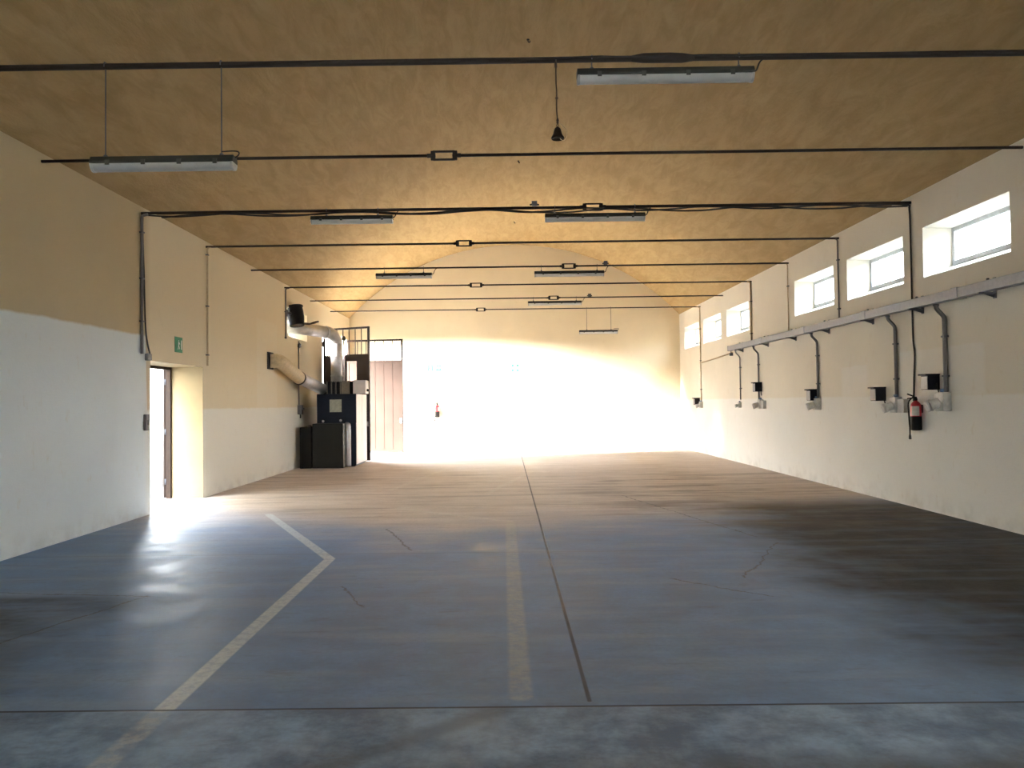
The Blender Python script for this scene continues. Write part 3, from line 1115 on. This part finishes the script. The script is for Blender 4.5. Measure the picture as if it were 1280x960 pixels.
# ------------------------------------------------------------------ signs
def sign(label, centre, w, h, normal, kind):
    """flat green plate; normal points into the room"""
    g = thing('safety_sign', label, 'sign', centre, 'green safety signs')
    nrm = V(normal)
    right = V((0, 0, 1)).cross(nrm) * 1.0
    M_ = Matrix((( right.x, nrm.x, 0, 0), (right.y, nrm.y, 0, 0), (0, 0, 1, 0), (0, 0, 0, 1)))
    s = MB()
    s.box((-w / 2, -.002, -h / 2), (w / 2, .006, h / 2), .002, M_)
    s.build('plate', M_GREEN, g, local=True)
    s = MB()
    u = h / 2

    def bx(x0, z0, x1, z1):
        s.box((x0, .0062, z0), (x1, .0075, z1), 0, M_)

    def poly(pts):
        t = bmesh.new()
        vs = [t.verts.new((x, .0075, z)) for x, z in pts]
        t.faces.new(vs)
        s._merge(t, M_)
    def man(cx):
        poly([(cx + .10 * u * math.cos(a * PI / 5), .52 * u + .12 * u * math.sin(a * PI / 5)) for a in range(10)])
        poly([(cx - .14 * u, .36 * u), (cx + .14 * u, .36 * u), (cx + .06 * u, -.12 * u), (cx - .12 * u, -.12 * u)])
        poly([(cx - .12 * u, -.12 * u), (cx + .02 * u, -.12 * u), (cx - .16 * u, -.62 * u), (cx - .30 * u, -.62 * u)])
        poly([(cx - .02 * u, -.12 * u), (cx + .08 * u, -.12 * u), (cx + .30 * u, -.50 * u), (cx + .18 * u, -.58 * u)])
        poly([(cx + .14 * u, .34 * u), (cx + .38 * u, .10 * u), (cx + .32 * u, .02 * u), (cx + .10 * u, .20 * u)])
    if kind == 'wide':
        man(-.52 * w)if False else man(-.27 * w)
        bx(-.06 * w, -.6 * u, .10 * w, .62 * u)
        poly([(.17 * w, .16 * u), (.30 * w, .16 * u), (.30 * w, .46 * u), (.44 * w, 0), (.30 * w, -.46 * u), (.30 * w, -.16 * u), (.17 * w, -.16 * u)])
    elif kind == 'point':
        # white centre with four corner arrows left in green
        bx(-.42 * w, -.42 * h, -.14 * w, -.14 * h)if False else None
        poly([(-.40 * w, -.16 * h), (.40 * w, -.16 * h), (.40 * w, .16 * h), (-.40 * w, .16 * h)])
        s.box((-.16 * w, .0078, -.40 * h), (.16 * w, .0085, .40 * h), 0, M_)
    else:
        man(-.0)
        bx(.30 * w, -.6 * u, .40 * w, .62 * u)
    s.build('pictogram', M_WHITE, g, local=True)


q = atY(543, 460, YE)
sign('wide green sign on the far wall, faint in the glare beside the open gate', (q.x, YE, q.z), .50, .23, (0, -1, 0), 'wide')
q = atY(644, 460, YE)
sign('small square green sign at the middle of the far wall', (q.x, YE, q.z), .27, .27, (0, -1, 0), 'point')
q = atX(223, 431, XL)
sign('green exit sign on the left wall above the side door', (XL, q.y, q.z), .30, .26, (1, 0, 0), 'exit')

# ------------------------------------------------------------------ gate leaves in the left wall
def gate_leaf(label, hinge, tip, z1, zsplit, mat, wicket, bars, thick=.05):
    h, tp = V((hinge[0], hinge[1], 0)), V((tip[0], tip[1], 0))
    L = (tp - h).length
    ux = (tp - h).normalized()
    uy = V((-ux.y, ux.x, 0))
    M_ = Matrix(((ux.x, uy.x, 0, 0), (ux.y, uy.y, 0, 0), (0, 0, 1, 0), (0, 0, 0, 1)))
    g = thing('gate_leaf', label, 'gate', (h.x, h.y, .0), 'steel leaves of the big gate')
    z0 = .03
    a = thick / 2
    s = MB()
    fr = .06
    s.box((0, -a, z0), (fr, a, z1), .004, M_)
    s.box((L - fr, -a, z0), (L, a, z1), .004, M_)
    s.box((fr, -a, z1 - fr), (L - fr, a, z1), .004, M_)
    s.box((fr, -a, zsplit - fr / 2), (L - fr, a, zsplit + fr / 2), .004, M_)
    s.box((fr, -a, z0), (L - fr, a, z0 + fr), .004, M_)
    s.build('frame', mat, g, local=True)
    s = MB()
    b = a * .5
    if wicket:
        wx0, wx1, wz0, wz1 = wicket
        s.box((fr, -b, z0 + fr), (wx0, b, zsplit - fr / 2), 0, M_)
        s.box((wx1, -b, z0 + fr), (L - fr, b, zsplit - fr / 2), 0, M_)
        s.box((wx0, -b, wz1), (wx1, b, zsplit - fr / 2), 0, M_)
        s.box((wx0, -b, z0 + fr), (wx1, b, wz0), 0, M_)
    else:
        s.box((fr, -b, z0 + fr), (L - fr, b, zsplit - fr / 2), 0, M_)
        n = 6
        for k in range(1, n):
            x = fr + (L - 2 * fr) * k / n
            s.box((x - .008, -b - .006, z0 + fr), (x + .008, b + .006, zsplit - fr / 2), .002, M_)
    s.build('sheet_panel', mat, g, local=True)
    for k in range(1, bars + 1):
        x = fr + (L - 2 * fr) * k / (bars + 1)
        s = MB()
        p0, p1 = M_ @ V((x, 0, zsplit)), M_ @ V((x, 0, z1 - fr / 2))
        s.tube([p0, p1], .014, 8)
        s.build('bar', mat, g, local=True)
    for z in (.4, z1 * .5, z1 - .45):
        s = MB()
        p0, p1 = M_ @ V((-.022, 0, z - .08)), M_ @ V((-.022, 0, z + .08))
        s.tube([p0, p1], .024, 10)
        s.build('hinge', M_BRACK, g, local=True)
    s = MB()
    for sd in (-1, 1):
        s.box((L - .10, sd * (a + .012) - .012, 1.02), (L - .04, sd * (a + .012) + .012, 1.16), .004, M_)
    s.build('lock_case', M_KNOB, g, local=True)
    return g


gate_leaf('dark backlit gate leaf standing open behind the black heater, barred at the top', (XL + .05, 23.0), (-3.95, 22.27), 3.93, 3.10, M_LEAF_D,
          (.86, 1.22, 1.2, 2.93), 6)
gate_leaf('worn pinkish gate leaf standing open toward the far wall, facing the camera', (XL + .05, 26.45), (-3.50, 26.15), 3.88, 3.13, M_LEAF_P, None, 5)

# ------------------------------------------------------------------ warm-air heater
HX0, HX1 = atY(396.5, 520, 20.5).x, atY(445, 520, 20.5).x
HY0, HY1 = 20.5, 22.05
ztop = atY(420, 492.5, HY0).z
zmid = atY(420, 529, HY0).z
g = thing('air_heater', 'tall black and navy warm-air heater standing by the left wall', 'heater', ((HX0 + HX1) / 2, 21.2, 0))
s = MB()
s.box((HX0, HY0 + .04, .03), (HX1 - .012, HY1, ztop - .01), .012)
s.box((HX0 + .04, HY0 + .08, 0), (HX1 - .05, HY1 - .05, .04))
s.build('cabinet', M_NAVY, g)
s = MB()
s.box((HX0 - .01, HY0, zmid), (HX1 + .004, HY0 + .045, ztop), .012)
up = s.build('upper_panel', M_NAVY, g)
a, b = atY(412, 499.5, HY0), atY(427, 515, HY0)
s = MB()
s.box((a.x, HY0 - .006, b.z), (b.x, HY0 + .002, a.z), .002)
s.build('rating_plate', M_STICK, up, label='pale square rating plate')
for px, py in ((404, 527.5), (426, 526.5)):
    q = atY(px, py, HY0)
    s = MB()
    s.lathe([(.032, 0), (.034, .02), (.024, .034)], (q.x, HY0 + .004, q.z + .02), (0, -1, 0), 16)
    s.build('knob', M_KNOB, up)
FY = 20.03
fx0, fx1 = atY(390.5, 560, FY).x, atY(429, 560, FY).x
zf = atY(410, 529.5, FY).z
s = MB()
s.box((fx0, FY, .005), (fx1, HY0 + .045, zf), .012)
fd = s.build('lower_cover', M_DOOR, g)
s = MB()
s.box((fx0 + .05, FY - .006, .08), (fx1 - .05, FY + .002, zf - .06), .003)
s.build('access_door', M_DOOR, fd)
s = MB()
px0, px1 = atY(430, 560, HY0 - .12).x, atY(438.5, 560, HY0 - .12).x
s.tube(smooth_path([((px0 + px1) / 2 - .0, HY0 - .07, .02), ((px0 + px1) / 2, HY0 - .08, .5), ((px0 + px1) / 2, HY0 - .08, zmid - .18), ((px0 + px1) / 2 - .01, HY0 - .06, zmid - .08), ((px0 + px1) / 2 - .03, HY0 + .03, zmid - .06)], 6), (px1 - px0) / 2, 16)
s.build('insulated_hose', M_GALV, g)
s = MB()
s.box((HX1 - .014, HY0 + .06, .06), (HX1 + .006, HY0 + .82, ztop - .01), .004)
s.box((HX1 - .014, HY0 + .84, .06), (HX1 + .006, HY1 - .01, ztop - .01), .004)
s.build('side_panel', M_GALVP, g, label='pale glossy side panel')
# plenum on top with fins, slot and pale block
p0 = atY(407, 476.5, HY0 + .1)
zt = p0.z
x1 = atY(426.5, 480, HY0 + .1).x
s = MB()
s.box((p0.x, HY0 + .16, ztop - .012), (x1, HY1 - .25, zt - .02), .01)
pl = s.build('fan_plenum', M_NAVY, g)
n = 7
for k in range(n):
    xx = p0.x + .03 + (x1 - p0.x - .06) * k / (n - 1)
    s = MB()
    s.box((xx - .010, HY0 + .10, ztop - .005), (xx + .010, HY0 + .165, zt - .01), .003)
    s.build('fin', M_FIN if k % 2 == 0 else M_BLACK, pl)
x2 = atY(436.5, 480, HY0 + .1).x
s = MB()
s.box((x1 + .003, HY0 + .10, ztop - .012), (x2, HY1 - .4, zt), .01)
s.build('flue_box', M_FIN, g)
x3 = atY(441, 480, HY0 + .1).x
s = MB()
s.box((x2 + .002, HY0 + .14, ztop - .012), (x3, HY1 - .5, zt - .01), .004)
s.build('burner_slot', M_BLACK, g)
x4 = atY(457, 480, HY0 + .1).x
s = MB()
s.box((x3 + .002, HY0 + .10, ztop + .0), (x4, HY0 + .55, zt + .015), .015)
bb = s.build('burner_box', M_GALVP, g, label='pale burner box')
s = MB()
s.lathe([(.035, 0), (.04, .02), (.03, .05)], (x4 - .004, HY0 + .3, ztop + .10), (1, 0, -.2), 12)
s.build('burner_plug', M_BLACK, bb)

# low black tank between heater and wall
tx0_, tx1_ = atY(374.5, 560, 20.06).x, atY(389.5, 560, 20.06).x
ztk = atY(380, 534, 20.06).z
s = MB()
s.box((max(tx0_, XL + .02), 20.06, .0), (tx1_ - .012, 20.75, ztk), .015)
tk = tag(s.build('fuel_tank', M_BLACK), 'low black box tank squeezed between the heater and the left wall', 'tank')
s = MB()
s.lathe([(.05, 0), (.055, .012), (.055, .035), (.03, .045)], (-5.25, 20.45, ztk - .002), seg=16)
s.build('filler_cap', M_CLIP, tk)

# air duct from a square sleeve in the wall to the heater
q = atX(337, 451, XL)
g = thing('air_duct', 'sloping round duct from the square hole in the left wall to the heater', 'duct', (XL, q.y, q.z), 'round ducts of the heater')
s = MB()
w = .20
s.box((XL, q.y - w, q.z - w), (XL + .03, q.y + w, q.z - w + .04), .003)
s.box((XL, q.y - w, q.z + w - .04), (XL + .03, q.y + w, q.z + w), .003)
s.box((XL, q.y - w, q.z - w + .04), (XL + .03, q.y - w + .04, q.z + w - .04), .003)
s.box((XL, q.y + w - .04, q.z - w + .04), (XL + .03, q.y + w, q.z + w - .04), .003)
s.box((XL, q.y - w + .02, q.z - w + .02), (XL + .012, q.y + w - .02, q.z + w - .02))
s.build('wall_sleeve', M_PLATE, g)
pj = atY(374, 472.5, 19.55)
pe = V((HX0 + .02, 20.95, atY(403, 486, 20.9).z - .0))
e1 = V((XL + .01, q.y, q.z))
e2 = V((XL + .20, q.y + .18, q.z - .02))
s = MB()
s.tube(smooth_path([e1, V((XL + .10, q.y + .04, q.z)), e2, pj.lerp(e2, .45), pj], 6), .165, 22)
s.build('sleeve_pipe', M_DUCTB, g, label='beige wrapped first length')
s = MB()
dd = (pe - pj).normalized()
s.tube([pj - dd * .03, pj + dd * .03], .178, 22)
s.build('clamp_ring', M_CLIP, g)
s = MB()
s.tube([pj, pj.lerp(pe, .5), pe], .155, 22)
s.build('metal_pipe', M_GALV, g, label='shiny metal second length')

# flue from the heater up, over and out through the small window
vx = atY(421, 470, 21.3).x
ze = atY(420, 414.5, 21.3).z
zb = zt - .03
g = thing('flue_pipe', 'silver pipe rising from the heater and bending out to the small left window', 'duct', (vx, 21.3, zb), 'round ducts of the heater')
s = MB()
RF = .16
s.tube([(vx, 21.3, zb - .02), (vx, 21.3, ze - .34)], RF, 22)
for z in (zb + .18, zb + .7):
    s.tube([(vx, 21.3, z), (vx, 21.3, z + .025)], RF + .012, 22)
s.build('riser', M_GALV, g)
s = MB()
wq = V((XL - .35, 20.15, atX(366, 406.0, XL).z))
hd = (V((wq.x, wq.y, 0)) - V((vx, 21.3, 0))).normalized()
c_ = V((vx, 21.3, ze - .34))
pts = []
for k in range(9):
    a = (PI / 2) * k / 8
    R_ = .30
    pts.append(c_ + hd * (R_ - R_ * math.cos(a)) + V((0, 0, R_ * math.sin(a))))
s.tube(pts, RF, 22)
s.build('elbow', M_GALV, g)
s = MB()
st = pts[-1]
en = wq
s.tube([st, st.lerp(en, .5), en], RF, 22)
u = (en - st).normalized()
s.tube([st + u * .02, st + u * .06], RF + .012, 22)
s.build('branch', M_GALV, g)

# slender pipe beside the flue
tx = atY(430, 450, 21.15).x
zt2 = atY(429, 424, 21.15).z
s = MB()
s.tube([(tx, 21.15, zt - .05), (tx, 21.15, zt2)], .026, 12)
g2 = thing('vent_pipe', 'slender upright pipe with a small dark cap, right beside the silver flue', 'pipe', (tx, 21.15, zt - .05))
s.build('pipe', M_GALV, g2)
s = MB()
s.lathe([(.03, -.06), (.055, -.05), (.06, 0), (.035, .05), (.01, .07)], (tx, 21.15, zt2 + .02), seg=14)
s.build('cap', M_CLIP, g2)

# black drum on the wall in front of the small window
dq = atY(370, 395, 19.62)
g = thing('drum_fixture', 'black drum-shaped fixture mounted high in front of the small left window', 'wall fixture', (dq.x, 19.62, dq.z))
s = MB()
ax = V((.35, -.2, -1)).normalized()
s.lathe([(.15, -.27), (.20, -.265), (.21, -.24), (.185, -.22), (.20, -.10), (.205, .05), (.185, .20), (.19, .235), (.175, .265), (.12, .27)], (dq.x, 19.62, dq.z), (.14, -.1, -1), 28)
s.build('drum', M_BLACK, g)
s = MB()
b0 = atY(377, 404, 19.95)
b1 = atY(387, 405, 20.05)
b2 = atY(398, 402, 20.25)
s.tube([b0, b1], .028, 8)
s.tube([b1, b1.lerp(b2, .5), b2], .03, 8, radii=[.02, .035, .028])
s.build('arm', M_WIRE, g)
s = MB()
s.box((XL, 19.20, dq.z - .05), (XL + .03, 19.32, dq.z + .12), .004)
s.tube([(XL + .02, 19.26, dq.z + .04), (dq.x - .06, 19.50, dq.z + .04)], .03, 10)
s.build('bracket', M_BRACK, g)

# conduit and switch box on the left wall by the heater
yb = atX(373.5, 450, XL + .02).y
zs0 = atX(373, 512, XL + .02).z
g = thing('wall_conduit', 'thin conduit from the small window by the heater down to the grey switch box', 'conduit', (XL + .02, yb, zs0 + .12), 'conduits running down from the tie rods')
s = MB()
s.tube([(XL + .02, yb, zs0 + .11), (XL + .02, yb, 2.6), (XL + .02, yb, 3.36)], .014, 8)
s.build('pipe', M_CONDUIT, g)
s = MB()
s.lathe([(.02, 0), (.05, .02), (.05, .10), (.02, .12)], (XL + .035, yb, 3.18), seg=12)
s.build('gland', M_CONDUIT, g)
g = thing('switch_box', 'grey switch box on the left wall, half hidden behind the heater', 'switch', (XL, yb, zs0))
s = MB()
s.box((XL, yb - .10, zs0 - .13), (XL + .11, yb + .10, zs0 + .12), .012)
s.build('box', M_CONDUIT, g)
s = MB()
s.lathe([(.035, 0), (.035, .02), (.022, .05)], (XL + .108, yb, zs0 + .02), (1, 0, 0), 14)
s.build('knob', M_CLIP, g)
s = MB()
s.tube(smooth_path([(XL + .05, yb, zs0 - .12), (XL + .06, yb - .02, zs0 - .18), (XL + .05, yb, zs0 - .22)], 5), .02, 8)
s.build('cable_tail', M_CABLE, g)

# small fittings at the side door
q0, q1 = atX(181, 518, XL), atX(184, 538, XL)
g = thing('light_switch', 'narrow dark switch on the left wall beside the side door', 'switch', (XL, q0.y, (q0.z + q1.z) / 2))
s = MB()
s.box((XL, q0.y - .045, q1.z), (XL + .05, q0.y + .045, q0.z), .008)
s.build('plate', M_SWITCH, g)
s = MB()
s.box((XL + .049, q0.y - .02, (q0.z + q1.z) / 2 - .04), (XL + .06, q0.y + .02, (q0.z + q1.z) / 2 + .04), .004)
s.build('rocker', M_CLIP, g)
q = atX(183, 446, XL)
g = thing('junction_box', 'small grey junction box at the upper corner of the side door', 'junction box', (XL, q.y, q.z), 'junction boxes on the left wall')
s = MB()
s.box((XL - .003, q.y - .05, q.z - .06), (XL + .06, q.y + .05, q.z + .05), .01)
s.build('box', M_CONDUIT, g)
s = MB()
s.box((XL + .059, q.y - .042, q.z - .052), (XL + .068, q.y + .042, q.z + .042), .004)
s.build('lid', M_SWITCH, g)

# ------------------------------------------------------------------ daylight
W = 48.0
world = bpy.data.worlds.new('overcast_sky')
scene.world = world
world.use_nodes = True
nt = world.node_tree
bg = nt.nodes['Background']
tc = nt.nodes.new('ShaderNodeTexCoord')
sp = nt.nodes.new('ShaderNodeSeparateXYZ')
nt.links.new(tc.outputs['Generated'], sp.inputs[0])
rp = nt.nodes.new('ShaderNodeValToRGB')
nt.links.new(sp.outputs[2], rp.inputs[0])
el = rp.color_ramp.elements
SKY = [(0.0, (.16, .16, .15)), (.06, (.22, .22, .21)), (.16, (.70, .72, .74)), (.35, (.80, .90, 1.0)), (.9, (.66, .82, 1.0))]
while len(el) < len(SKY):
    el.new(.5)
for e, (p, c) in zip(el, SKY):
    e.position = p
    e.color = (*c, 1)
nt.links.new(rp.outputs[0], bg.inputs[0])
bg.inputs[1].default_value = W

# low sun on the yard side: it comes in through the big gate and strikes the far wall
sd = bpy.data.lights.new('sun', 'SUN')
sd.energy = 1200.0
sd.angle = math.radians(50)
sd.color = (1.0, .96, .90)
so = bpy.data.objects.new('sun', sd)
COL.objects.link(so)
so.rotation_euler = V((1.5, 1.0, -.80)).to_track_quat('-Z', 'Y').to_euler()

vs = scene.view_settings
vs.view_transform = 'Standard'
vs.look = 'None'
vs.gamma = 1
vs.use_curve_mapping = False
vs.exposure = 0.43
cy = scene.cycles
cy.max_bounces = 10
cy.diffuse_bounces = 7
cy.glossy_bounces = 4
cy.transparent_max_bounces = 8
cy.sample_clamp_indirect = 12
cy.caustics_reflective = False
cy.caustics_refractive = False
